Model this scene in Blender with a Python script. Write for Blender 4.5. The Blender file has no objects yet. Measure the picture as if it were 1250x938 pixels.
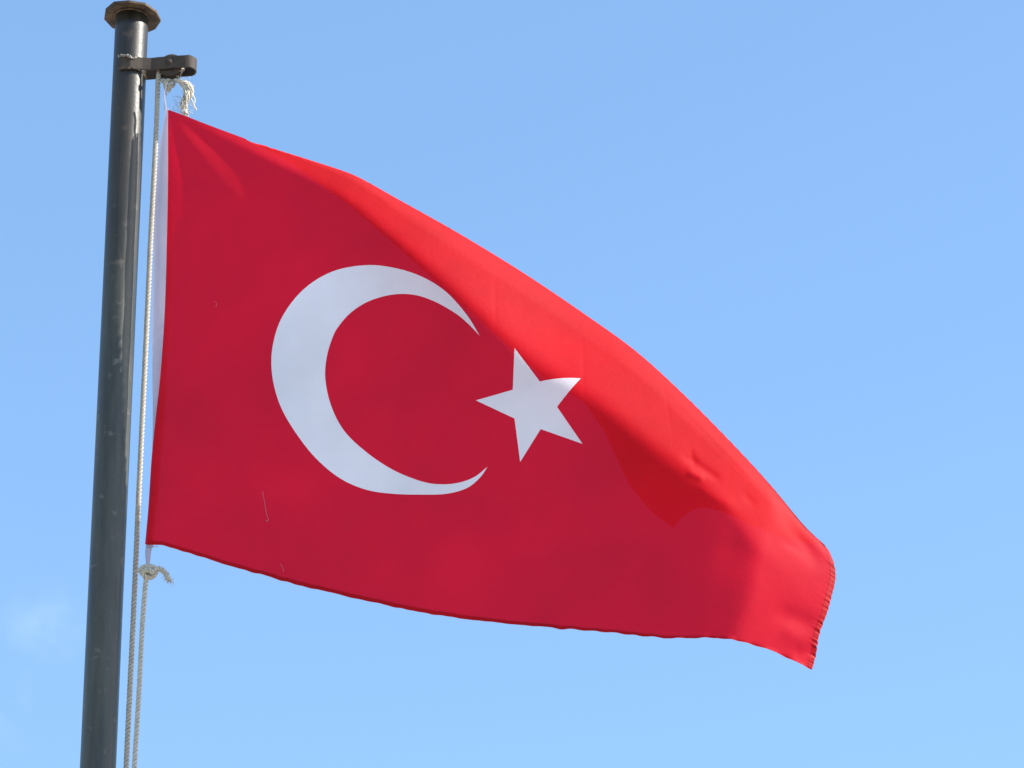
import bpy, bmesh, math, random
import numpy as np
from mathutils import Vector, Matrix, noise
from mathutils.geometry import delaunay_2d_cdt

random.seed(7); np.random.seed(7)
R = math.radians
C = bpy.context.scene.collection
S = bpy.context.scene

# ------------------------------------------------------------------ camera
TH = R(28.0); FPX = 5636.0; CAM = Vector((0, 0, 1.6))
cd = bpy.data.cameras.new('camera'); cam = bpy.data.objects.new('camera', cd); C.objects.link(cam)
cd.sensor_width = 36; cd.lens = FPX / 1250 * 36; cd.clip_end = 5000; cd.clip_start = 0.1
cam.location = CAM; cam.rotation_euler = (R(90) + TH, 0, 0)
S.camera = cam

# ------------------------------------------------------------------ light
SUN_EL, SUN_PHI = 42.0, 77.0          # phi: 90 = from the right, >90 = behind the flag
SUN_STR, SKY_STR, EXPO = 4.35, 0.12, 1.36
w = bpy.data.worlds.new('World'); S.world = w; w.use_nodes = True
nt = w.node_tree; nt.nodes.clear()
N, L = nt.nodes, nt.links
wo = N.new('ShaderNodeOutputWorld'); bg = N.new('ShaderNodeBackground'); bg.inputs[1].default_value = SKY_STR
sky = N.new('ShaderNodeTexSky'); sky.sky_type = 'NISHITA'; sky.sun_disc = False
sky.sun_elevation = R(SUN_EL); sky.sun_rotation = R(180 - SUN_PHI)
sky.air_density = 1.0; sky.dust_density = .35; sky.ozone_density = 2.5; sky.altitude = 0
# thin high cloud low on the left
tc = N.new('ShaderNodeTexCoord')
def wisp(direction, spread, scale, thr):
    dp = N.new('ShaderNodeVectorMath'); dp.operation = 'DISTANCE'
    L.new(tc.outputs['Generated'], dp.inputs[0]); dp.inputs[1].default_value = direction
    mr = N.new('ShaderNodeMapRange'); mr.interpolation_type = 'SMOOTHSTEP'
    mr.inputs[1].default_value = spread; mr.inputs[2].default_value = 0; L.new(dp.outputs['Value'], mr.inputs[0])
    nz = N.new('ShaderNodeTexNoise'); nz.inputs['Scale'].default_value = scale; nz.inputs['Detail'].default_value = 4
    nz.inputs['Roughness'].default_value = .45; L.new(tc.outputs['Generated'], nz.inputs['Vector'])
    m2 = N.new('ShaderNodeMapRange'); m2.inputs[1].default_value = thr; m2.inputs[2].default_value = thr + .3
    L.new(nz.outputs[0], m2.inputs[0])
    mu = N.new('ShaderNodeMath'); mu.operation = 'MULTIPLY'; L.new(mr.outputs[0], mu.inputs[0]); L.new(m2.outputs[0], mu.inputs[1])
    return mu
def ray(px, py):
    xr = (px - 625) / FPX; yr = (469 - py) / FPX
    return Vector((xr, math.cos(TH) - yr * math.sin(TH), math.sin(TH) + yr * math.cos(TH)))
def at(px, py, Y):
    d = ray(px, py); return CAM + d * (Y / d.y)
WISP1 = tuple(ray(55, 765).normalized()); WISP2 = tuple(ray(0, 860).normalized())
w1 = wisp(WISP1, .0125, 110, .36); w2 = wisp(WISP2, .013, 80, .38)
mx = N.new('ShaderNodeMath'); mx.operation = 'MAXIMUM'; L.new(w1.outputs[0], mx.inputs[0]); L.new(w2.outputs[0], mx.inputs[1])
sc_ = N.new('ShaderNodeMath'); sc_.operation = 'MULTIPLY'; sc_.inputs[1].default_value = .07; L.new(mx.outputs[0], sc_.inputs[0])
SKY_TINT = (.90, .985, .98, 1)
tint = N.new('ShaderNodeMix'); tint.data_type = 'RGBA'; tint.blend_type = 'MULTIPLY'; tint.inputs[0].default_value = 1
L.new(sky.outputs[0], tint.inputs[6]); tint.inputs[7].default_value = SKY_TINT
cl = N.new('ShaderNodeMix'); cl.data_type = 'RGBA'
L.new(sc_.outputs[0], cl.inputs[0]); L.new(tint.outputs[2], cl.inputs[6]); cl.inputs[7].default_value = (6, 6.6, 8, 1)
L.new(cl.outputs[2], bg.inputs[0]); L.new(bg.outputs[0], wo.inputs[0])
sl = bpy.data.lights.new('sun', 'SUN'); sun = bpy.data.objects.new('sun', sl); C.objects.link(sun)
sl.energy = SUN_STR; sl.angle = R(.53); sl.color = (1, .95, .87)
ce = math.cos(R(SUN_EL))
SDIR = Vector((ce * math.sin(R(SUN_PHI)), -ce * math.cos(R(SUN_PHI)), math.sin(R(SUN_EL))))
sun.rotation_euler = SDIR.to_track_quat('Z', 'Y').to_euler(); sun.location = SDIR * 30
S.view_settings.view_transform = 'Standard'; S.view_settings.look = 'None'; S.view_settings.gamma = 1
S.view_settings.exposure = EXPO
S.cycles.max_bounces = 8; S.cycles.transparent_max_bounces = 12; S.cycles.transmission_bounces = 6

# ------------------------------------------------------------------ helpers
def empty(name, loc, label, cat):
    o = bpy.data.objects.new(name, None); C.objects.link(o); o.location = loc; o.empty_display_size = .1
    o['label'] = label; o['category'] = cat
    bpy.context.view_layer.update()
    return o
def link(name, me, mats, parent=None, smooth=True):
    for m in (mats if isinstance(mats, (list, tuple)) else [mats]): me.materials.append(m)
    if smooth: me.polygons.foreach_set('use_smooth', [True] * len(me.polygons))
    o = bpy.data.objects.new(name, me); C.objects.link(o)
    if parent:                                     # keep world coordinates of the vertices
        o.parent = parent; off = parent['_w'] if '_w' in parent else parent.location
        loc = Vector((0, 0, 0)); p = parent
        while p: loc += p.location; p = p.parent
        o.location = -loc
    return o
def mesh_from(verts, faces, name='m'):
    me = bpy.data.meshes.new(name); me.from_pydata([tuple(v) for v in verts], [], faces); me.update(); return me
def catmull(pts, n):
    P = [Vector(p) for p in pts]; P = [2 * P[0] - P[1]] + P + [2 * P[-1] - P[-2]]
    out = []
    for i in range(1, len(P) - 2):
        for k in range(n):
            t = k / n; a, b, c, d = P[i - 1], P[i], P[i + 1], P[i + 2]
            out.append(.5 * ((2 * b) + (-a + c) * t + (2 * a - 5 * b + 4 * c - d) * t * t + (-a + 3 * b - 3 * c + d) * t ** 3))
    out.append(P[-2]); return out
def resample(path, step):
    P = [Vector(p) for p in path]; d = [0]
    for a, b in zip(P, P[1:]): d.append(d[-1] + (b - a).length)
    n = max(2, int(d[-1] / step)); arr = np.array([tuple(p) for p in P]); q = np.linspace(0, d[-1], n + 1)
    return [Vector((np.interp(x, d, arr[:, 0]), np.interp(x, d, arr[:, 1]), np.interp(x, d, arr[:, 2]))) for x in q]
def frames(P):
    T = [(P[min(i + 1, len(P) - 1)] - P[max(i - 1, 0)]).normalized() for i in range(len(P))]
    u = T[0].orthogonal().normalized(); out = []
    for t in T:
        u = (u - t * u.dot(t)).normalized(); out.append((t, u, t.cross(u)))
    return out
def tube_geo(P, rad, seg=8, cap=True, V=None, F=None):
    V = [] if V is None else V; F = [] if F is None else F
    b0 = len(V); fr = frames(P)
    for i, (p, (t, u, v)) in enumerate(zip(P, fr)):
        r = rad(i / (len(P) - 1)) if callable(rad) else rad
        for k in range(seg):
            a = 2 * math.pi * k / seg; V.append(p + (u * math.cos(a) + v * math.sin(a)) * r)
    for i in range(len(P) - 1):
        for k in range(seg):
            a = b0 + i * seg + k; b = b0 + i * seg + (k + 1) % seg
            F.append((a, b, b + seg, a + seg))
    if cap:
        F.append(tuple(b0 + k for k in reversed(range(seg)))); F.append(tuple(b0 + (len(P) - 1) * seg + k for k in range(seg)))
    return V, F
def rope_geo(path, Rr, pitch=.026, V=None, F=None, spt=12, seg=7, fuzz=0):
    """three strand laid rope along a path"""
    V = [] if V is None else V; F = [] if F is None else F
    P = resample(path, pitch / spt); fr = frames(P)
    rs = Rr * .455; off = Rr * .55
    for s in range(3):
        Q = []
        for i, (p, (t, u, v)) in enumerate(zip(P, fr)):
            a = 2 * math.pi * (i / spt + s / 3)
            Q.append(p + (u * math.cos(a) + v * math.sin(a)) * off)
        tube_geo(Q, rs, seg, True, V, F)
    return V, F
def fibres(V, F, origin_fn, n, length, r=.00035, droop=.4, seg=4, dirfn=None):
    for _ in range(n):
        o = origin_fn(); d = dirfn() if dirfn else Vector((random.gauss(0, 1), random.gauss(0, 1), random.gauss(0, 1))).normalized()
        ln = length * random.uniform(.4, 1.3); p = o.copy(); pts = [p.copy()]
        for k in range(7):
            d = (d + Vector((random.gauss(0, .45), random.gauss(0, .45), random.gauss(0, .45) - droop * .15))).normalized()
            p = p + d * ln / 7; pts.append(p.copy())
        tube_geo(catmull(pts, 2), r, seg, True, V, F)

# ------------------------------------------------------------------ materials
def mat(name):
    m = bpy.data.materials.new(name); m.use_nodes = True; m.node_tree.nodes.clear(); return m, m.node_tree.nodes, m.node_tree.links
def cloth_mat(name, dif, trans, trans_fac, alpha, alpha_col, gloss=.05, bump=.15, streak=0.0):
    m, n, l = mat(name)
    out = n.new('ShaderNodeOutputMaterial')
    t = n.new('ShaderNodeTexCoord')
    wv = n.new('ShaderNodeTexNoise'); wv.inputs['Scale'].default_value = 900; wv.inputs['Detail'].default_value = 2
    mp = n.new('ShaderNodeMapping'); mp.inputs['Scale'].default_value = (1, 1, .35); l.new(t.outputs['Object'], mp.inputs[0]); l.new(mp.outputs[0], wv.inputs['Vector'])
    lo = n.new('ShaderNodeTexNoise'); lo.inputs['Scale'].default_value = 26; lo.inputs['Detail'].default_value = 5; l.new(t.outputs['Object'], lo.inputs['Vector'])
    b1 = n.new('ShaderNodeBump'); b1.inputs['Strength'].default_value = bump; b1.inputs['Distance'].default_value = .0006; l.new(wv.outputs[0], b1.inputs['Height'])
    b2 = n.new('ShaderNodeBump'); b2.inputs['Strength'].default_value = .32; b2.inputs['Distance'].default_value = .004; l.new(lo.outputs[0], b2.inputs['Height']); l.new(b1.outputs[0], b2.inputs['Normal'])
    # faint uneven dye / dust
    vr = n.new('ShaderNodeTexNoise'); vr.inputs['Scale'].default_value = 5; vr.inputs['Detail'].default_value = 6; l.new(t.outputs['Object'], vr.inputs['Vector'])
    mr = n.new('ShaderNodeMapRange'); mr.inputs[1].default_value = .3; mr.inputs[2].default_value = .7; mr.inputs[3].default_value = .90; mr.inputs[4].default_value = 1.08; l.new(vr.outputs[0], mr.inputs[0])
    def tinted(c):
        x = n.new('ShaderNodeVectorMath'); x.operation = 'SCALE'; x.inputs[0].default_value = c; l.new(mr.outputs[0], x.inputs['Scale']); return x.outputs[0]
    d = n.new('ShaderNodeBsdfDiffuse'); l.new(tinted(dif), d.inputs[0]); d.inputs['Roughness'].default_value = .6
    tr = n.new('ShaderNodeBsdfTranslucent'); l.new(tinted(trans), tr.inputs[0])
    g = n.new('ShaderNodeBsdfGlossy'); g.inputs['Roughness'].default_value = .68; g.inputs[0].default_value = (1, 1, 1, 1)
    for x in (d, tr, g): l.new(b2.outputs[0], x.inputs['Normal'])
    a = n.new('ShaderNodeMixShader'); a.inputs[0].default_value = trans_fac; l.new(d.outputs[0], a.inputs[1]); l.new(tr.outputs[0], a.inputs[2])
    fr = n.new('ShaderNodeFresnel'); fr.inputs[0].default_value = 1.35
    fm = n.new('ShaderNodeMath'); fm.operation = 'MULTIPLY'; fm.inputs[1].default_value = gloss * 20; l.new(fr.outputs[0], fm.inputs[0])
    fc = n.new('ShaderNodeMath'); fc.operation = 'MINIMUM'; fc.inputs[1].default_value = .013; l.new(fm.outputs[0], fc.inputs[0])
    b = n.new('ShaderNodeMixShader'); l.new(fc.outputs[0], b.inputs[0]); l.new(a.outputs[0], b.inputs[1]); l.new(g.outputs[0], b.inputs[2])
    tp = n.new('ShaderNodeBsdfTransparent'); tp.inputs[0].default_value = alpha_col
    c = n.new('ShaderNodeMixShader'); c.inputs[0].default_value = alpha; l.new(b.outputs[0], c.inputs[1]); l.new(tp.outputs[0], c.inputs[2])
    l.new(c.outputs[0], out.inputs[0]); return m
M_RED = cloth_mat('red nylon', (.65, .0085, .015), (.56, .0003, .018), .43, .018, (1, .4, 1, 1), .01)
M_WHITE = cloth_mat('white nylon', (.69, .66, .68), (.73, .67, .72), .45, .03, (1, 1, 1, 1), .03)
M_HEM = cloth_mat('red hem', (.60, .0065, .014), (.50, .0003, .012), .40, .0, (1, 1, 1, 1), .01, .4)
M_SLEEVE = cloth_mat('white sleeve cloth', (.50, .47, .55), (.62, .57, .68), .5, .25, (1, 1, 1, 1), .02)
def simple(name, col, col2, rough, metal, scale, bump=.3, stretch=(1, 1, 1), rough2=None, col3=None, rust=0, spec=.4):
    m, n, l = mat(name)
    out = n.new('ShaderNodeOutputMaterial'); p = n.new('ShaderNodeBsdfPrincipled'); l.new(p.outputs[0], out.inputs[0]); p.inputs['Specular IOR Level'].default_value = spec
    t = n.new('ShaderNodeTexCoord'); mp = n.new('ShaderNodeMapping'); mp.inputs['Scale'].default_value = stretch; l.new(t.outputs['Object'], mp.inputs[0])
    nz = n.new('ShaderNodeTexNoise'); nz.inputs['Scale'].default_value = scale; nz.inputs['Detail'].default_value = 8; nz.inputs['Roughness'].default_value = .65; l.new(mp.outputs[0], nz.inputs['Vector'])
    cr = n.new('ShaderNodeMapRange'); cr.inputs[1].default_value = .35; cr.inputs[2].default_value = .65; l.new(nz.outputs[0], cr.inputs[0])
    mx = n.new('ShaderNodeMix'); mx.data_type = 'RGBA'; l.new(cr.outputs[0], mx.inputs[0]); mx.inputs[6].default_value = (*col, 1); mx.inputs[7].default_value = (*col2, 1)
    last = mx.outputs[2]
    if col3:
        n2 = n.new('ShaderNodeTexNoise'); n2.inputs['Scale'].default_value = scale * 3.1; n2.inputs['Detail'].default_value = 6; l.new(t.outputs['Object'], n2.inputs['Vector'])
        c2 = n.new('ShaderNodeMapRange'); c2.inputs[1].default_value = .62 - rust; c2.inputs[2].default_value = .72 - rust; l.new(n2.outputs[0], c2.inputs[0])
        m3 = n.new('ShaderNodeMix'); m3.data_type = 'RGBA'; l.new(c2.outputs[0], m3.inputs[0]); l.new(last, m3.inputs[6]); m3.inputs[7].default_value = (*col3, 1); last = m3.outputs[2]
        mm = n.new('ShaderNodeMapRange'); l.new(c2.outputs[0], mm.inputs[0]); mm.inputs[3].default_value = metal; mm.inputs[4].default_value = 0; l.new(mm.outputs[0], p.inputs['Metallic'])
    else: p.inputs['Metallic'].default_value = metal
    l.new(last, p.inputs['Base Color'])
    rr = n.new('ShaderNodeMapRange'); l.new(nz.outputs[0], rr.inputs[0]); rr.inputs[1].default_value = .3; rr.inputs[2].default_value = .7; rr.inputs[3].default_value = rough; rr.inputs[4].default_value = rough2 or rough * 1.3; l.new(rr.outputs[0], p.inputs['Roughness'])
    fz = n.new('ShaderNodeTexNoise'); fz.inputs['Scale'].default_value = scale * 9; fz.inputs['Detail'].default_value = 5; l.new(t.outputs['Object'], fz.inputs['Vector'])
    b = n.new('ShaderNodeBump'); b.inputs['Strength'].default_value = bump; b.inputs['Distance'].default_value = .001; l.new(fz.outputs[0], b.inputs['Height']); l.new(b.outputs[0], p.inputs['Normal'])
    return m
M_POLE = simple('weathered steel paint', (.026, .025, .018), (.058, .055, .040), .36, .0, 14, .4, (2.2, 2.2, .25), .52, (.10, .09, .07), -.0, spec=.48)
_n, _l = M_POLE.node_tree.nodes, M_POLE.node_tree.links                   # base colour multiplied darker and browner towards the top, grey below
_p = [x for x in _n if x.type == 'BSDF_PRINCIPLED'][0]; _src = _p.inputs['Base Color'].links[0].from_socket
_t = _n.new('ShaderNodeTexCoord'); _s = _n.new('ShaderNodeSeparateXYZ'); _l.new(_t.outputs['Object'], _s.inputs[0])
_nz = _n.new('ShaderNodeTexNoise'); _nz.inputs['Scale'].default_value = 3; _nz.inputs['Detail'].default_value = 6; _l.new(_t.outputs['Object'], _nz.inputs['Vector'])
_a = _n.new('ShaderNodeMath'); _a.operation = 'MULTIPLY_ADD'; _l.new(_nz.outputs[0], _a.inputs[0]); _a.inputs[1].default_value = .8; _l.new(_s.outputs[2], _a.inputs[2])
_m = _n.new('ShaderNodeMapRange'); _m.interpolation_type = 'SMOOTHSTEP'; _m.inputs[1].default_value = 6.35; _m.inputs[2].default_value = 7.1; _l.new(_a.outputs[0], _m.inputs[0])
_x = _n.new('ShaderNodeMix'); _x.data_type = 'RGBA'; _x.blend_type = 'MULTIPLY'; _l.new(_m.outputs[0], _x.inputs[0]); _l.new(_src, _x.inputs[6]); _x.inputs[7].default_value = (.50, .38, .28, 1)
_l.new(_x.outputs[2], _p.inputs['Base Color'])
M_CAP = simple('rusty steel plate', (.024, .015, .009), (.125, .078, .042), .7, .0, 38, .8, (1, 1, 1), .8, (.07, .028, .012), .07)
M_STRAP = simple('dark rusty strap', (.032, .024, .019), (.060, .044, .033), .65, .0, 40, .5, (1, 1, 1), .8, (.075, .034, .018), .03, spec=.25)
M_WELD = simple('weld bead', (.16, .14, .12), (.26, .23, .20), .5, .3, 60, .8)
M_ROPE = simple('cotton rope', (.32, .29, .235), (.46, .42, .35), .9, 0, 160, .8)
M_ROPE2 = simple('weathered cotton rope', (.36, .33, .275), (.50, .46, .39), .9, 0, 120, .8, col3=(.3, .27, .2), rust=-.02)
M_FRAY = simple('frayed cotton', (.46, .42, .34), (.62, .57, .48), .95, 0, 200, .5)
M_STRAY = simple('pale stray thread', (.42, .16, .18), (.5, .22, .24), .9, 0, 200, .3)
M_THREAD = simple('dark thread', (.10, .09, .10), (.16, .14, .15), .9, 0, 200, .3)
M_GROUND = simple('pale paving', (.26, .245, .22), (.34, .32, .29), .85, 0, .8, .5, col3=(.22, .205, .18), rust=0)
M_CONC = simple('concrete', (.30, .29, .27), (.38, .37, .34), .9, 0, 20, .5)

# ------------------------------------------------------------------ ground
def grid_plane(size, n):
    V = []; F = []
    for j in range(n + 1):
        for i in range(n + 1):
            a = (i / n * 2 - 1); b = (j / n * 2 - 1)
            V.append((size * a * abs(a) ** 2, size * b * abs(b) ** 2, 0))
    for j in range(n):
        for i in range(n):
            a = j * (n + 1) + i; F.append((a, a + 1, a + n + 2, a + n + 1))
    return mesh_from(V, F)
g = link('ground', grid_plane(1500, 24), M_GROUND); g['kind'] = 'structure'; g['label'] = 'pale paved ground under the flagpole'

# ------------------------------------------------------------------ flagpole
PY = 8.30; PX = -.0973 * PY; PR = .0352
cap_pt = at(160, 22, PY); ZTOP = cap_pt.z
pole = empty('flagpole', (PX, PY, 0), 'tall dark grey steel pole with a flat many-sided cap and pulley arm', 'flagpole')
V = []; F = []; seg = 64
zs = list(np.concatenate([[.06], np.linspace(.3, 4.8, 16), np.linspace(4.9, ZTOP - .002, 60)]))
for i, z in enumerate(zs):
    for k in range(seg):
        a = 2 * math.pi * k / seg; dr = .0004 * noise.noise(Vector((math.cos(a) * 2, math.sin(a) * 2, z * 3)))
        V.append((PX + (PR + dr) * math.cos(a), PY + (PR + dr) * math.sin(a), z))
for i in range(len(zs) - 1):
    for k in range(seg):
        a = i * seg + k; b = i * seg + (k + 1) % seg; F.append((a, b, b + seg, a + seg))
F.append(tuple(range(seg - 1, -1, -1))); F.append(tuple((len(zs) - 1) * seg + k for k in range(seg)))
link('pole_tube', mesh_from(V, F), M_POLE, pole)
# cap plate: a cut eight sided plate, slightly dished and tilted
def cap_mesh():
    bm = bmesh.new(); n = 11; r = .063
    jit = [random.uniform(-.0035, .002) for _ in range(n)]
    rings = []
    for (rf, z) in ((.0, .002), (.55, .002), (.93, .0), (1, -.0006), (1, .0046), (.9, .0066), (.0, .0085)):
        rings.append([bm.verts.new(((r + jit[k]) * rf * math.cos(2 * math.pi * (k + .18) / n), (r + jit[k]) * rf * math.sin(2 * math.pi * (k + .18) / n), z)) for k in range(n)] if rf else [bm.verts.new((0, 0, z))])
    for a, b in zip(rings, rings[1:]):
        for k in range(n):
            k2 = (k + 1) % n
            if len(a) == 1: bm.faces.new((a[0], b[k2], b[k]))
            elif len(b) == 1: bm.faces.new((a[k], a[k2], b[0]))
            else: bm.faces.new((a[k], a[k2], b[k2], b[k]))
    bmesh.ops.recalc_face_normals(bm, faces=bm.faces)
    bm.transform(Matrix.Translation((PX, PY, ZTOP)) @ Matrix.Rotation(R(4), 4, 'Y') @ Matrix.Rotation(R(-1.5), 4, 'X'))
    me = bpy.data.meshes.new('cap'); bm.to_mesh(me); bm.free(); return me
capo = link('cap', cap_mesh(), M_CAP, pole, smooth=False)
def bead(path, r, amp, seg=10, sc=300):
    P = resample(path, .0012); V, F = tube_geo(P, r, seg)
    V = [v + Vector((1, 1, 1)) * 0 + noise.noise_vector(v * sc) * amp for v in V]; return mesh_from(V, F)
ring = [Vector((PX + (PR + .001) * math.cos(a), PY + (PR + .001) * math.sin(a), ZTOP - .001 - .0695 * (math.cos(a) * PR))) for a in np.linspace(R(-185), R(5), 40)]
link('weld_seam', bead(ring, .0022, .0016), M_CAP, pole)

# pulley arm: a flat bar bent into a long loop, wheel between its cheeks
AZ = R(-12)                                          # right, a little towards the camera
ax = Vector((math.cos(AZ), math.sin(AZ), 0)); ay = Vector((-math.sin(AZ), math.cos(AZ), 0))
BZ = at(180, 88, PY).z; HW = .0180; HH = .0150; TB = .0035
def A(x, y, z=0): return Vector((PX, PY, BZ)) + ax * x + ay * y + Vector((0, 0, z))
REACH = .1445
plan = [(-.012, -HW - .0195), (.012, -HW - .0182), (.034, -HW - .006), (.052, -HW), (.08, -HW)]
plan += [(REACH - HW + HW * math.sin(t), -HW * math.cos(t)) for t in np.linspace(0, math.pi, 16)]
plan += [(.08, HW), (.052, HW), (.030, HW - .001)]
def strap_mesh():
    P = resample([Vector((x, y, 0)) for x, y in plan], .0025); V = []; F = []
    fr = []
    for i in range(len(P)):
        t = (P[min(i + 1, len(P) - 1)] - P[max(i - 1, 0)]).normalized(); fr.append(Vector((t.y, -t.x, 0)))
    rr = .0007
    prof = [(-TB / 2, -HH + rr), (-TB / 2 + rr, -HH), (TB / 2 - rr, -HH), (TB / 2, -HH + rr), (TB / 2, HH - rr), (TB / 2 - rr, HH), (-TB / 2 + rr, HH), (-TB / 2, HH - rr)]
    for p, nrm in zip(P, fr):
        zz = .0015 * math.sin(p.x * 30)
        hf = 1.0 - .12 * min(1, max(0, (.05 - p.x) / .06))
        for a, z in prof:
            q = p + nrm * a; V.append(A(q.x, q.y, z * hf + zz + .0008 * noise.noise(Vector((q.x * 80, q.y * 80, z)))))
    n = len(prof)
    for i in range(len(P) - 1):
        for k in range(n):
            a = i * n + k; b = i * n + (k + 1) % n; F.append((a, b, b + n, a + n))
    F.append(tuple(range(n))); F.append(tuple(reversed(range((len(P) - 1) * n, len(P) * n))))
    return mesh_from(V, F)
arm = link('pulley_arm', strap_mesh(), M_STRAP, pole, smooth=False)
for p_ in arm.data.polygons: p_.use_smooth = False
def lathe_y(prof, cx, cz, seg=40):                   # wheel turning about the arm's cross axis
    V = []; F = []
    for (r, y) in prof:
        for k in range(seg):
            a = 2 * math.pi * k / seg; V.append(A(cx + r * math.cos(a), y, cz + r * math.sin(a)))
    n = len(prof)
    for i in range(n - 1):
        for k in range(seg):
            a = i * seg + k; b = i * seg + (k + 1) % seg; F.append((a, a + seg, b + seg, b))
    F.append(tuple(range(seg))); F.append(tuple(reversed(range((n - 1) * seg, n * seg))))
    return mesh_from(V, F)
WX, WZ, WR = .092, -.001, .0265
link('pulley_wheel', lathe_y([(.004, -.0115), (WR - .003, -.0115), (WR, -.0105), (WR, -.009), (WR - .006, -.004), (WR - .0075, 0), (WR - .006, .004), (WR, .009), (WR, .0105), (WR - .003, .0115), (.004, .0115)], WX, WZ), M_STRAP, arm)
link('axle_bolt', lathe_y([(.001, -HW - .0052), (.0045, -HW - .0048), (.0062, -HW - .003), (.0062, -HW - .0015), (.0035, -HW - .0012), (.0035, HW + .0012), (.0062, HW + .0015), (.0062, HW + .004), (.001, HW + .005)], WX, WZ + .002, 18), M_STRAP, arm)
wl = catmull([A(-.014, -HW - .0215, .0155), A(-.004, -HW - .0225, .017), A(.008, -HW - .0215, .0145), A(.016, -HW - .018, .010), A(.024, -HW - .0125, .0125)], 10)
link('weld_seam', bead(wl, .0024, .003), M_WELD, pole)
wl = catmull([A(-.016, -HW - .0195, -.014), A(.006, -HW - .0205, -.016), A(.026, -HW - .012, -.015), A(.033, -.006, -.016), A(.033, .010, -.015)], 10)
link('weld_seam', bead(wl, .002, .0025), M_STRAP, pole)
# small blob of old weld on the tube under the arm
bb = at(166, 150, PY - PR)
# foot of the pole and cleat, below the frame
V = []; F = []
for (r, z) in ((.16, .0), (.16, .006), (.157, .014), (.04, .016), (.038, .06)):
    for k in range(32):
        a = 2 * math.pi * k / 32; V.append((PX + r * math.cos(a), PY + r * math.sin(a), z + .001))
for i in range(4):
    for k in range(32):
        a = i * 32 + k; b = i * 32 + (k + 1) % 32; F.append((a, b, b + 32, a + 32))
link('base_plate', mesh_from(V, F), M_POLE, pole)
CLZ = 1.25
cx, cy = PX + .055, PY - .03
V, F = tube_geo(catmull([Vector((PX + .03, PY - .016, CLZ)), Vector((cx, cy, CLZ))], 6), .008, 12)
tube_geo(catmull([Vector((cx, cy, CLZ - .08)), Vector((cx - .003, cy, CLZ - .03)), Vector((cx - .003, cy, CLZ + .03)), Vector((cx, cy, CLZ + .08))], 8), lambda t: .009 - .004 * abs(2 * t - 1), 12, True, V, F)
link('cleat', mesh_from(V, F), M_STRAP, pole)

# ------------------------------------------------------------------ the flag surface
FY = 8.245                                           # depth of the hoist
def cr1(pts, n=30):
    return np.array([tuple(p)[:2] for p in catmull([(x, y, 0) for x, y in pts], n)])
class Curve:
    def __init__(s, pts):
        s.p = cr1(pts); d = np.r_[0, np.cumsum(np.hypot(*(s.p[1:] - s.p[:-1]).T))]; s.len = d[-1]; s.d = d / d[-1]
    def __call__(s, t):
        t = np.asarray(t); return np.stack([np.interp(t, s.d, s.p[:, 0]), np.interp(t, s.d, s.p[:, 1])], -1)
Bot = Curve([(177, 665), (196, 666), (230, 675), (265, 686), (320, 702), (400, 723), (500, 745), (600, 760), (700, 769), (760, 774), (815, 779), (870, 779), (912, 785), (952, 799), (991, 818)])
Top = Curve([(205, 134), (222, 140), (250, 151), (290, 166), (330, 180), (380, 196), (425, 211), (450, 223), (480, 240), (560, 285), (640, 334), (720, 388), (780, 432), (840, 487), (900, 548), (942, 594), (980, 640), (1006, 665)])
Sil = Curve(list(map(tuple, Top.p[::30])) + [(1046, 710), (1100, 770), (1160, 835)])
Hoist = Curve([(177, 665), (181, 620), (185, 560), (190, 510), (196, 455), (201, 380), (203.5, 300), (205, 220), (205, 134)])
Fly = Curve([(991, 818), (996, 800), (1000, 775), (1009, 750), (1016, 725), (1020, 705), (1018, 688), (1013, 675), (1006, 665)])
_c1, _c2 = Top(np.array([.10, .17]))
Hs = np.array([0, .10, .17, .27, .37, .5, .60, .68, .76, .86, .93, 1.0])
Hp = np.array([(205, 134), tuple(_c1), (_c2[0] - 6, _c2[1] + 9), (431, 254), (515, 328), (607, 410), (668, 465), (712, 490), (737, 525), (768, 592), (795, 625), (822, 645)], float)
def sm(a, b, x):
    x = np.clip((x - a) / (b - a), 0, 1); return x * x * (3 - 2 * x)
# per silhouette parameter: curl radius (px), depth (px), and how far round the hem gets on the left
silS = np.linspace(0, 1, 900); silP = Sil(silS)
topfrac = Top.len / Sil.len
_cd = {}
def ctrl(s, xs, ys, sig=.035):
    k = id(xs), id(ys)
    if k not in _cd:
        u = np.linspace(-.4, 1.6, 2001); v = np.interp(u, xs, ys); g_ = np.exp(-(np.arange(-120, 121) * .001 / sig) ** 2 / 2); g_ /= g_.sum()
        _cd[k] = (u, np.convolve(np.pad(v, 120, mode='edge'), g_, 'valid'))
    return np.interp(s, *_cd[k])
# distance of the fold line from the top outline (px), steepness beyond it, roundness of the top itself
T_X = [0, .06, .12, .16, .24, .31, .37, .42, .49, .57, .66, .76, .86, .92, 1.0, 1.1]
T_Y = [2, 9, 15, 20, 33, 44, 56, 66, 80, 93, 84, 78, 62, 62, 74, 80]
M_X = [0, .1, .2, .3, .45, .8, .95, 1.1]; M_Y = [.3, .7, .85, .95, 1.1, .95, .66, .5]
E_X = [0, .15, .27, .4, .8, 1.0, 1.08]; E_Y = [0, 0, 10, 24, 24, 12, 0]
FLY_Y = [.560, .640, .690, .720, .750, .785, .830]; FLY_X = [945, 924, 917, 914, 906, 890, 878]
def ridge(px, py, a, b, wid, amp, soft=.25):
    """soft ridge along segment a-b (pixels), fading at both ends"""
    a = np.array(a, float); b = np.array(b, float); d = b - a; Ln = np.hypot(*d); d /= Ln
    u = ((px - a[0]) * d[0] + (py - a[1]) * d[1]) / Ln; v = (px - a[0]) * -d[1] + (py - a[1]) * d[0]
    fade = sm(0, soft, u) * (1 - sm(1 - soft, 1, u)); return amp * fade * np.exp(-(v / wid) ** 2)
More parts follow.
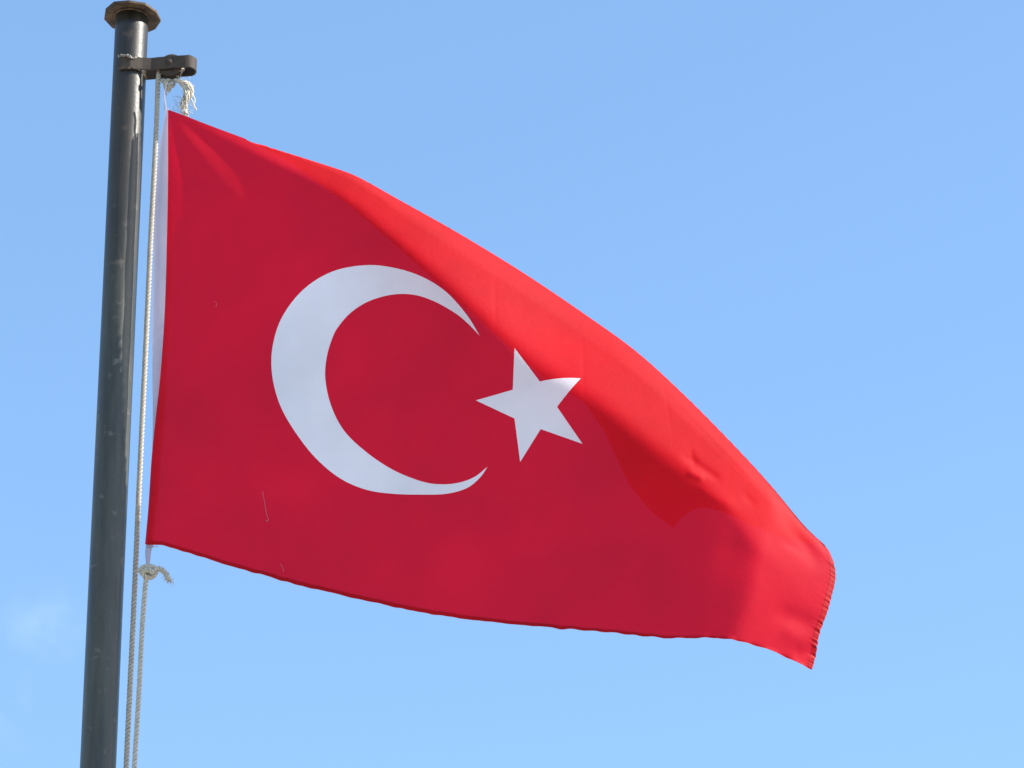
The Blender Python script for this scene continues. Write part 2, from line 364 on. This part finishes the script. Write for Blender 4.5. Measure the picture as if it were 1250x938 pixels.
def wedge(px, py):
    """the fan shaped pull from the top hoist corner"""
    a = np.array((207., 137.)); d = np.array((136., 140.)); Ln = np.hypot(*d); d = d / Ln
    u = ((px - a[0]) * d[0] + (py - a[1]) * d[1]) / Ln; v = (px - a[0]) * d[1] - (py - a[1]) * d[0]      # v > 0: up and right
    wd = 6 + 36 * np.clip(u, 0, 1.3); f = sm(0, .3, u) * (1 - sm(.45, 1.2, u))
    h = np.where(v < -wd * .6, np.exp(-((v + wd * .6) / (wd * 1.6)) ** 2), 1 - .9 * sm(-wd * .6, wd * .6, v))
    return -.0075 * f * h
def Y0(px, py):
    """world depth of the sheet before the curl, in metres"""
    x = (px - 190) / 600; y = (665 - py) / 600
    Yv = -.355 * x + .022 * x * x
    Yv += .014 * np.sin((x * 5.2 + y * 1.4)) * sm(0, .35, x) + +.006 * np.sin(x * 9 - y * 4 + 1.2) * sm(0, .3, x)
    # bottom hem rolls away slightly
    return Yv
def surfY(px, py):
    shp = px.shape; x = px.ravel(); y = py.ravel(); out = np.empty(len(x))
    for i in range(0, len(x), 4000):
        xx = x[i:i + 4000]; yy = y[i:i + 4000]
        dd = (xx[:, None] - silP[None, :, 0]) ** 2 + (yy[:, None] - silP[None, :, 1]) ** 2
        k = dd.argmin(1); dist = np.sqrt(dd[np.arange(len(xx)), k]); s = silS[k] / topfrac
        T = ctrl(s, T_X, T_Y); m = ctrl(s, M_X, M_Y); e = ctrl(s, E_X, E_Y); kf = 2.2 + T * .034
        z = np.clip((T - 1.5 * kf - dist) / kf, -30, 30); v = m * kf * np.log1p(np.exp(z))
        kb = 5.5; z2 = np.clip((xx - 1.2 * kb - ctrl(yy / 1000, FLY_Y, FLY_X)) / kb, -30, 30); v2 = .76 * kb * np.log1p(np.exp(z2)) * sm(560, 670, yy)
        v = np.sqrt(v * v + v2 * v2)
        q = np.clip(dist / np.maximum(e, 1), 0, 1); out[i:i + 4000] = (v + .9 * e * (1 - np.sqrt(1 - (1 - q) ** 2))) / 600
    out = out.reshape(shp) + Y0(px, py)
    out = out + wedge(px, py)
    for rd in RIDGES: out = out + ridge(px, py, *rd)
    return out
RIDGES = [
    ((206, 140), (285, 360), 9, -.0022, .45), ((212, 142), (470, 300), 10, .0020, .45), ((180, 660), (430, 640), 9, -.0018, .45), ((182, 655), (360, 560), 12, -.0024, .45), ((640, 420), (760, 640), 30, .004, .4),
    
    ((828, 552), (884, 590), 5.5, .0042, .3), ((836, 574), (862, 586), 4.5, -.0032, .3), ((842, 546), (850, 572), 4, .0018, .3), ((905, 600), (925, 622), 5, .0015, .4), ((950, 655), (985, 680), 5, .0015, .4), ((845, 590), (905, 625), 8, -.0022, .3),
    ((935, 742), (1004, 768), 13, .0045, .35), ((950, 762), (990, 790), 13, -.003, .35), ((965, 800), (1000, 795), 9, .003, .3),
    ((940, 600), (1005, 700), 10, .006, .3), ((800, 460), (925, 590), 3.5, -.0016, .2), ((560, 590), (700, 690), 40, .013, .3),
    ((440, 500), (600, 590), 34, -.012, .3), ((711, 400), (713, 505), 2.0, .0006, .4), ((603, 335), (606, 415), 2.0, .0005, .4), ((808, 450), (822, 545), 2.0, .0004, .4), ((415, 325), (409, 402), 1.8, .0014, .2), ((404, 520), (400, 556), 1.8, .0008, .3), ((524, 300), (527, 330), 2, .0004, .4), ((707, 402), (716, 392), 2, -.0006, .3),
    ((870, 660), (960, 690), 30, .003, .3), ((230, 420), (330, 560), 45, -.011, .35), ((400, 640), (520, 720), 38, -.010, .3), ((180, 665), (300, 640), 16, -.006, .3), ((600, 755), (820, 750), 9, .003, .3), ((240, 660), (330, 690), 10, .004, .3)]
TB1 = .80
def tB(s): return 1 - (1 - TB1) * sm(.10, .45, s)
def G(s, t):
    """flag surface: s along the fly, t from bottom hem to top hem; returns px, py, depth"""
    s = np.asarray(s, float); t = np.asarray(t, float)
    tb = tB(s); q = np.clip(t / tb, 0, 1); ease = np.where(True, q + .55 * q * (1 - q) * sm(.2, .5, s) * q, q)
    b = Bot(s); c = Top(s); P = b + (c - b) * ease[..., None]
    ho = Hoist(ease); fl = Fly(ease)
    lin0 = Bot(0.) + (Top(0.) - Bot(0.)) * ease[..., None]; lin1 = Bot(1.) + (Top(1.) - Bot(1.)) * ease[..., None]
    P = P + (ho - lin0) * ((1 - s) ** 2)[..., None] + (fl - lin1) * (s ** 5)[..., None]
    Yf = surfY(P[..., 0], P[..., 1])
    # the part that has gone over the top and hangs behind
    k = np.clip((t - tb) / np.maximum(1 - tb, 1e-6), 0, 1); back = (t > tb) & (tb < .9999)
    H = np.stack([np.interp(s, Hs, Hp[:, 0]), np.interp(s, Hs, Hp[:, 1])], -1)
    kk = 1 - np.cos(k * math.pi / 2); bul = sm(.6, 1, s) * 37 * np.sin(np.pi * np.clip(kk, 0, 1) ** 2.4)
    Pb = c + (H - c) * kk[..., None]; Pb[..., 1] -= bul * .8; Pb[..., 0] -= bul * .1
    Yb = surfY(c[..., 0], c[..., 1]) + (BACKGAP * sm(.16, .9, s)) * np.sin(k * math.pi / 2) - .0 * k
    P = np.where(back[..., None], Pb, P); Y = np.where(back, Yb, Yf)
    return P[..., 0], P[..., 1], Y
BACKGAP = .05
def world_pts(px, py, Yoff):
    xr = (px - 625) / FPX; yr = (469 - py) / FPX
    dy = math.cos(TH) - yr * math.sin(TH); dz = math.sin(TH) + yr * math.cos(TH); Y = FY + Yoff
    k = Y / dy; return np.stack([xr * k, Y, 1.6 + dz * k], -1)

# outlines of the white marks, found on the surface
star = [(628, 425), (659, 466), (709, 462), (680, 497), (711, 542), (660, 524), (635, 564), (628, 511), (581, 489), (626, 476)]
def bez(a, c, b, n=10):
    a, b, c = map(np.array, (a, b, c)); return [tuple((1 - t) ** 2 * a + 2 * t * (1 - t) * c + t * t * b) for t in np.linspace(0, 1, n, endpoint=False)]
star_o = []
bend = {1: (684, 460), 2: (692, 480)}
for i in range(10):
    a = star[i]; b = star[(i + 1) % 10]; c = bend.get(i, ((a[0] + b[0]) / 2, (a[1] + b[1]) / 2)); star_o += bez(a, c, b)
outer = [(585.5, 410), (570, 385), (545, 357), (515, 338), (480, 327), (445, 324), (405, 332), (370, 354), (344, 388), (332.5, 425), (332.5, 460), (342, 495), (360, 527), (385, 559), (415, 584), (447, 598), (480, 603), (515, 604), (545, 603), (570, 596), (586, 583), (595, 570)]
inner = [(595, 570), (580, 582), (562, 589), (540, 591.5), (515, 588), (480, 574), (447, 552), (420, 526), (404, 495), (397, 462), (399, 435), (406, 412), (413, 399), (428, 382), (450, 368), (478, 360), (505, 360), (530, 368), (555, 382), (570, 394), (585.5, 410)]
def dense(pts, n=6): return [tuple(p)[:2] for p in catmull([(x, y, 0) for x, y in pts], n)]
cres_o = dense(outer)[:-1] + dense(inner)[:-1]

NS, NT = 400, 260
gs = np.linspace(0, 1, NS + 1); gt = np.linspace(0, 1, NT + 1)
SS, TT = np.meshgrid(gs, gt, indexing='ij')
GX, GY_, GZ_ = G(SS, TT)
def invert(pts):
    out = []
    front = TT <= tB(SS)
    for (x, y) in pts:
        d = np.where(front, (GX - x) ** 2 + (GY_ - y) ** 2, 1e9); i, j = np.unravel_index(d.argmin(), d.shape)
        s, t = gs[i], gt[j]
        for _ in range(6):
            h = 1e-3; px, py, _z = G(np.array([s, s + h, s]), np.array([t, t, t + h]))
            J = np.array([[(px[1] - px[0]) / h, (px[2] - px[0]) / h], [(py[1] - py[0]) / h, (py[2] - py[0]) / h]])
            ds = np.linalg.solve(J, [x - px[0], y - py[0]]); s = min(.999, max(.001, s + ds[0])); t = min(.999, max(.001, t + ds[1]))
        out.append((s, t))
    return out
KS, KT = 900., 640.
cres_uv = np.array(invert(cres_o)) * (KS, KT); star_uv = np.array(invert(star_o)) * (KS, KT)
def inside(P, poly):
    x, y = P[:, 0], P[:, 1]; c = np.zeros(len(P), bool); n = len(poly); j = n - 1
    for i in range(n):
        xi, yi = poly[i]; xj, yj = poly[j]
        m = ((yi > y) != (yj > y)); c ^= m & (x < (xj - xi) * (y - yi) / ((yj - yi) if yj != yi else 1e-9) + xi); j = i
    return c
grid = np.stack([SS.ravel() * KS, TT.ravel() * KT], -1); keep = np.ones(len(grid), bool)
edges_pts = np.concatenate([cres_uv, star_uv])
for p in edges_pts: keep &= ((grid[:, 0] - p[0]) ** 2 + (grid[:, 1] - p[1]) ** 2) > .8 ** 2
idx = np.nonzero(keep)[0]; base = grid[idx]; nb = len(base)
allp = np.concatenate([base, cres_uv, star_uv])
ed = []; nc = len(cres_uv); ns_ = len(star_uv)
ed += [(nb + i, nb + (i + 1) % nc) for i in range(nc)]; ed += [(nb + nc + i, nb + nc + (i + 1) % ns_) for i in range(ns_)]
vo, eo, fo, _a, _b, _c = delaunay_2d_cdt([Vector(p) for p in allp], ed, [], 0, 1e-4)
vo = np.array([(v[0], v[1]) for v in vo])
fo = [tuple(f) for f in fo]
cen = np.array([vo[list(f)].mean(0) for f in fo])
white = inside(cen, cres_uv) | inside(cen, star_uv)
HEMW = 0.0
px, py, yy = G(vo[:, 0] / KS, vo[:, 1] / KT)
s_, t_ = vo[:, 0] / KS, vo[:, 1] / KT
# hem puckers: the outermost strip is gathered by its stitching
edge = np.exp(-(t_ / .012) ** 2); fe = np.exp(-((1 - s_) / .010) ** 2)
nzb = np.array([noise.noise(Vector((a * 60, 3.3, 0))) for a in s_]); nzf = np.array([noise.noise(Vector((b * 70, 9.1, 0))) for b in t_])
py = py + edge * nzb * 1.6; yy = yy + edge * nzb * .004 + fe * nzf * .003; px = px + fe * nzf * 1.1
Wp = world_pts(px, py, yy)
flag = empty('flag', at(202, 134, FY), 'red cloth flag with white crescent and star, flying to the right of the pole', 'flag')
me = mesh_from(Wp, fo, 'cloth')
clo = link('cloth', me, [M_RED, M_WHITE], flag)
me.polygons.foreach_set('material_index', white.astype(int).tolist()); me.update()

def strip(svals, tvals, off, matl, name, pucker=.0012, freq=90, px_amp=1.2, seed=0):
    """a narrow folded hem lying just in front of and behind the cloth"""
    Sg, Tg = np.meshgrid(svals, tvals, indexing='ij'); x, y, z = G(Sg, Tg)
    V = []; F = []; n0, n1 = Sg.shape
    along = Sg if len(svals) > len(tvals) else Tg
    nz = np.array([noise.noise(Vector((a * freq, seed, b * 3))) for a, b in zip(along.ravel(), (Sg + Tg).ravel())]).reshape(Sg.shape)
    e1 = np.array([noise.noise(Vector((a * 60, 3.3, 0))) for a in Sg.ravel()]).reshape(Sg.shape) * 1.6 * np.exp(-(Tg / .012) ** 2)
    e2 = np.array([noise.noise(Vector((a * 70, 9.1, 0))) for a in Tg.ravel()]).reshape(Sg.shape) * 1.1 * np.exp(-((1 - Sg) / .010) ** 2)
    z = z + np.exp(-(Tg / .012) ** 2) * e1 / 1.6 * .004 + np.exp(-((1 - Sg) / .010) ** 2) * e2 / 1.1 * .003
    for sgn in (-1, 1):
        zz = z + sgn * (off + pucker * np.abs(nz)); W = world_pts(x + e2, y + e1, zz).reshape(-1, 3); b = len(V); V += list(W)
        for i in range(n0 - 1):
            for j in range(n1 - 1):
                a = b + i * n1 + j; F.append((a, a + 1, a + n1 + 1, a + n1))
    # close round the outer edge
    h = n0 * n1
    per = [i * n1 for i in range(n0)] + [(n0 - 1) * n1 + j for j in range(1, n1)] + [i * n1 + n1 - 1 for i in range(n0 - 2, -1, -1)] + [j for j in range(n1 - 2, 0, -1)]
    for a, b in zip(per, per[1:] + per[:1]): F.append((a, b, b + h, a + h))
    bm = bmesh.new(); m_ = mesh_from(V, F); bm.from_mesh(m_); bmesh.ops.recalc_face_normals(bm, faces=bm.faces); bm.to_mesh(m_); bm.free()
    o_ = link(name, m_, matl, flag); m_.set_sharp_from_angle(angle=R(50)); return o_
strip(np.linspace(.004, 1, 700), np.linspace(0, .008, 5), .0009, M_HEM, 'hem', seed=1)
strip(np.linspace(.9925, 1, 6), np.linspace(.012, .80, 420), .0005, M_HEM, 'hem', .0005, 85, seed=5)

# white hoist sleeve: a flat tube of cloth beside the red edge
def sleeve():
    LFT = Curve([(202.5, 131), (200, 145), (196, 168), (193, 196), (190.5, 228), (188.6, 260), (187, 330), (186, 400), (186, 450), (186.5, 500), (186, 545), (184, 600), (181, 640), (179.5, 668)])
    RGT = Curve([(206, 133), (208, 150), (212, 200), (212, 300), (209, 400), (203, 480), (198, 540), (193, 600), (189, 640), (187, 668)])
    V = []; F = []; n = 90; m = 16
    for i in range(n + 1):
        u = i / n; l_ = LFT(u); r_ = RGT(u); mid = (l_ + r_) / 2; hw = (r_ - l_) / 2
        for k in range(m):
            a = 2 * math.pi * k / m; p = mid + hw * math.cos(a)
            V.append(world_pts(p[0], p[1], .012 + .0065 * math.sin(a) + .0012 * noise.noise(Vector((u * 14, math.cos(a), 2)))))
    for i in range(n):
        for k in range(m):
            a = i * m + k; b = i * m + (k + 1) % m; F.append((a, b, b + m, a + m))
    return mesh_from(V, F)
slv = link('hoist_sleeve', sleeve(), M_SLEEVE, flag)
def ribbon(pts, w0, w1, tw=0, thick=.0006):
    P = catmull(pts, 8); V = []; F = []
    for i, p in enumerate(P):
        t = i / (len(P) - 1); a = tw * t; d = Vector((math.cos(a), math.sin(a), 0)) * ((w0 + (w1 - w0) * t) / 2); nn = Vector((-math.sin(a), math.cos(a), 0)) * thick
        V += [p - d - nn, p + d - nn, p + d + nn, p - d + nn]
    for i in range(len(P) - 1):
        for k in range(4): a = i * 4 + k; b = i * 4 + (k + 1) % 4; F.append((a, b, b + 4, a + 4))
    F += [(3, 2, 1, 0), tuple(len(V) - 4 + k for k in range(4))]; return mesh_from(V, F)
link('tie_ribbon', ribbon([at(202.5, 136, FY + .012), at(201.5, 126, FY + .011), at(200.6, 117, FY + .012), at(202, 108, FY + .01), at(204, 101, FY + .008)], .005, .003, 2.2), M_SLEEVE, flag)
link('tie_ribbon', ribbon([at(183, 664, FY + .012), at(181, 674, FY + .010), at(180.5, 684, FY + .010), at(181, 693, FY + .009)], .014, .008, .9), M_SLEEVE, flag)
link('frayed_sleeve_end', ribbon([at(180, 667.5, FY + .009), at(185, 668, FY + .008), at(190, 667.5, FY + .009)], .009, .012, 0, .0008), M_SLEEVE, flag)

# ------------------------------------------------------------------ halyard
wl_ = A(WX - WR + .004, 0, WZ)                       # where the line leaves the wheel
hal = empty('halyard', (cx, cy, CLZ), 'off-white twisted rope loop beside the pole, running from the pulley, knotted at both flag corners', 'rope')
RR = .0058
def below(px1, py1, px2, py2, Y, k):                 # continue a line past the frame bottom
    a = at(px1, py1, Y); b = at(px2, py2, Y); return a + (b - a) * k
YR = wl_.y
p1 = [A(WX + WR - .006, 0, WZ - .012), A(WX + WR * .75, 0, WZ + WR * .45), A(WX, 0, WZ + WR - .004), A(WX - WR * .7, 0, WZ + WR * .4), A(WX - WR + .001, 0, WZ - .004),
      at(193.2, 97, YR), at(192.3, 120, YR), at(191.5, 146, YR), at(188.3, 210, YR + .002), at(183.9, 292, YR + .004), at(179.3, 395, YR + .006), at(171, 570, YR + .008), at(162.6, 760, YR + .008), at(154.2, 937, YR + .008)]
last = p1[-1]; end = Vector((cx - .004, cy, CLZ + .07))
p1 += [last.lerp(end, k) + Vector((.006 * math.sin(k * 3.14), 0, 0)) for k in (.1, .25, .45, .65, .85, 1)]
V, F = rope_geo(catmull(p1, 12), RR)
def on_path(pts):
    P = resample(pts, .004)
    return lambda: random.choice(P) + Vector((random.uniform(-1, 1), random.uniform(-1, 1), random.uniform(-1, 1))) * RR * .6
fibres(V, F, on_path(p1[5:14]), 150, .006, .00018, 0)
link('running_line', mesh_from(V, F), M_ROPE, hal)
YL = FY + .008
p2 = [at(181, 697, YL), at(177.5, 715, YL), at(173.5, 770, YL), at(170, 840, YL), at(167, 890, YL), at(164.2, 937, YL)]
last = p2[-1]; end = Vector((cx + .004, cy - .004, CLZ - .06))
p2 += [last.lerp(end, k) for k in (.1, .25, .45, .65, .85, 1)]
V, F = rope_geo(catmull(p2, 12), RR * .92)
fibres(V, F, on_path(p2[:6]), 60, .006, .00018, 0)
link('tied_line', mesh_from(V, F), M_ROPE2, hal)
# overhand knots of the same line
def knot(pts, Y, r, matl, name, nf=40, fl=.012, spread=None):
    P = catmull([at(x, y, Y + d) for x, y, d in pts], 10); V, F = rope_geo(P, r, .018)
    fibres(V, F, lambda: random.choice(P[len(P) // 2:]).copy(), nf, fl, .0003, .4)
    return V, F
V, F = knot([(181, 706, 0), (178, 700, .008), (173, 699, .004), (171.5, 696, -.004), (176, 692.5, -.010), (184, 692, -.010), (190, 695, -.006), (189, 701, 0), (184, 705, .004), (177, 703.5, -.006), (174, 698, -.010), (181, 696, -.014), (188, 699, -.012)], YL, RR * 1.0, M_ROPE2, 'lower_knot', 10)
kn = link('lower_knot', mesh_from(V, F), M_ROPE2, hal)
P = catmull([at(187, 695, YL - .010), at(193, 694.5, YL - .006), at(199, 697, YL - .004), at(204, 703, YL - .004), at(206.5, 709, YL - .003)], 8)
V, F = rope_geo(P, .0058, .022)
fibres(V, F, lambda: random.choice(P[-14:]).copy(), 34, .016, .00045, .5, dirfn=lambda: Vector((random.gauss(.25, .4), random.gauss(0, .3), random.gauss(-1, .3))).normalized())
fibres(V, F, lambda: random.choice(P[4:16]).copy(), 14, .010, .0003, 0)
link('frayed_end', mesh_from(V, F), M_ROPE2, kn)
YT = YR - .004
V, F = knot([(198, 98, .004), (201, 101, -.004), (204.5, 104, -.008), (209, 106, -.006), (212, 103, -.002), (209, 99.5, .004), (204, 99, -.006), (201.5, 103, -.010), (203, 108, -.006), (206, 110, 0), (207.5, 105, -.010), (210.5, 101, -.008)], YT, .0048, M_ROPE, 'upper_knot', 12)
P = catmull([at(203, 106, YT - .008), at(202, 111, YT - .008), at(203.5, 117, YT - .006)], 6); tube_geo(P, lambda t: .0028 * (1 - .6 * t), 8, True, V, F)
P = catmull([at(206, 105, YT - .008), at(205, 111, YT - .008), at(205.5, 114, YT - .006)], 6); tube_geo(P, lambda t: .0020 * (1 - .5 * t), 8, True, V, F)
kn = link('upper_knot', mesh_from(V, F), M_ROPE, hal)
# the frayed tail hanging beside the wheel
YF = YR - .006
tail = catmull([at(215, 98, YF), at(220, 100, YF - .004), at(226, 103, YF - .006), at(230, 109, YF - .006), at(229, 117, YF - .006), at(225, 124, YF - .006), at(224, 131, YF - .006), at(227, 139, YF - .008)], 8)
V = []; F = []
rope_geo(tail, .0048, .03, V, F)
for k in range(70):                                   # loosened yarns wandering round the core
    a0 = random.uniform(0, 6.28); rr = random.uniform(.003, .0098); i0 = random.randint(0, 22); i1 = min(len(tail), i0 + random.randint(18, 36)); pts = []
    for i in range(i0, i1, 3):
        a = a0 + i * .12; p = tail[i]
        pts.append(p + Vector((math.cos(a) * rr, math.sin(a) * rr, .3 * math.sin(a) * rr)) + noise.noise_vector(p * 60 + Vector((k, 0, 0))) * .004)
    if len(pts) > 3: tube_geo(catmull(pts, 3), random.uniform(.0007, .0013), 5, True, V, F)
fibres(V, F, lambda: random.choice(tail[8:]) + Vector((random.gauss(0, .004), 0, random.gauss(0, .003))), 260, .017, .00028, .2)
fibres(V, F, lambda: random.choice(tail[-12:]).copy(), 60, .014, .0005, .8, dirfn=lambda: Vector((random.gauss(-.1, .5), random.gauss(0, .4), -1)).normalized())
for q in (((231, 118), (235, 124), (237, 129), (240, 135)), ((233, 112), (238, 122), (236, 130), (239, 134)), ((226, 134), (229, 139), (230, 143))):
    tube_geo(catmull([at(x, y, YF - .006) for x, y in q], 6), .0013, 6, True, V, F)
fe_ = link('frayed_end', mesh_from(V, F), M_FRAY, hal)
for q in (((225, 134), (218, 131), (214, 127), (213, 122), (216, 124), (216, 129), (219, 133)), ((222, 137), (216, 135), (211, 134), (213, 129)), ((228, 138), (220, 140), (216, 142), (213, 139)), ((221, 120), (216, 118), (211, 119))):
    V, F = tube_geo(catmull([at(x, y, YF - .008) for x, y in q], 6), .00035, 4); link('loose_thread', mesh_from(V, F), M_THREAD, hal)

# stray threads and a pulled stitch on the cloth
def on_cloth(pts, lift=.0012):
    a = np.array(pts, float); y = surfY(a[:, 0], a[:, 1]); return [Vector(p) for p in world_pts(a[:, 0], a[:, 1], y - lift)]
for q, r in ((((320.5, 600), (322, 608), (323.5, 617), (325.5, 628), (327.5, 634), (326, 637), (324.5, 634.5)), .0004), (((262, 368), (264.5, 370), (264, 374), (262.5, 375)), .00025), (((342, 688), (345, 693), (346, 698)), .0003)):
    V, F = tube_geo(catmull(on_cloth(q, .0006), 5), r, 5); link('loose_thread', mesh_from(V, F), M_STRAY, flag)
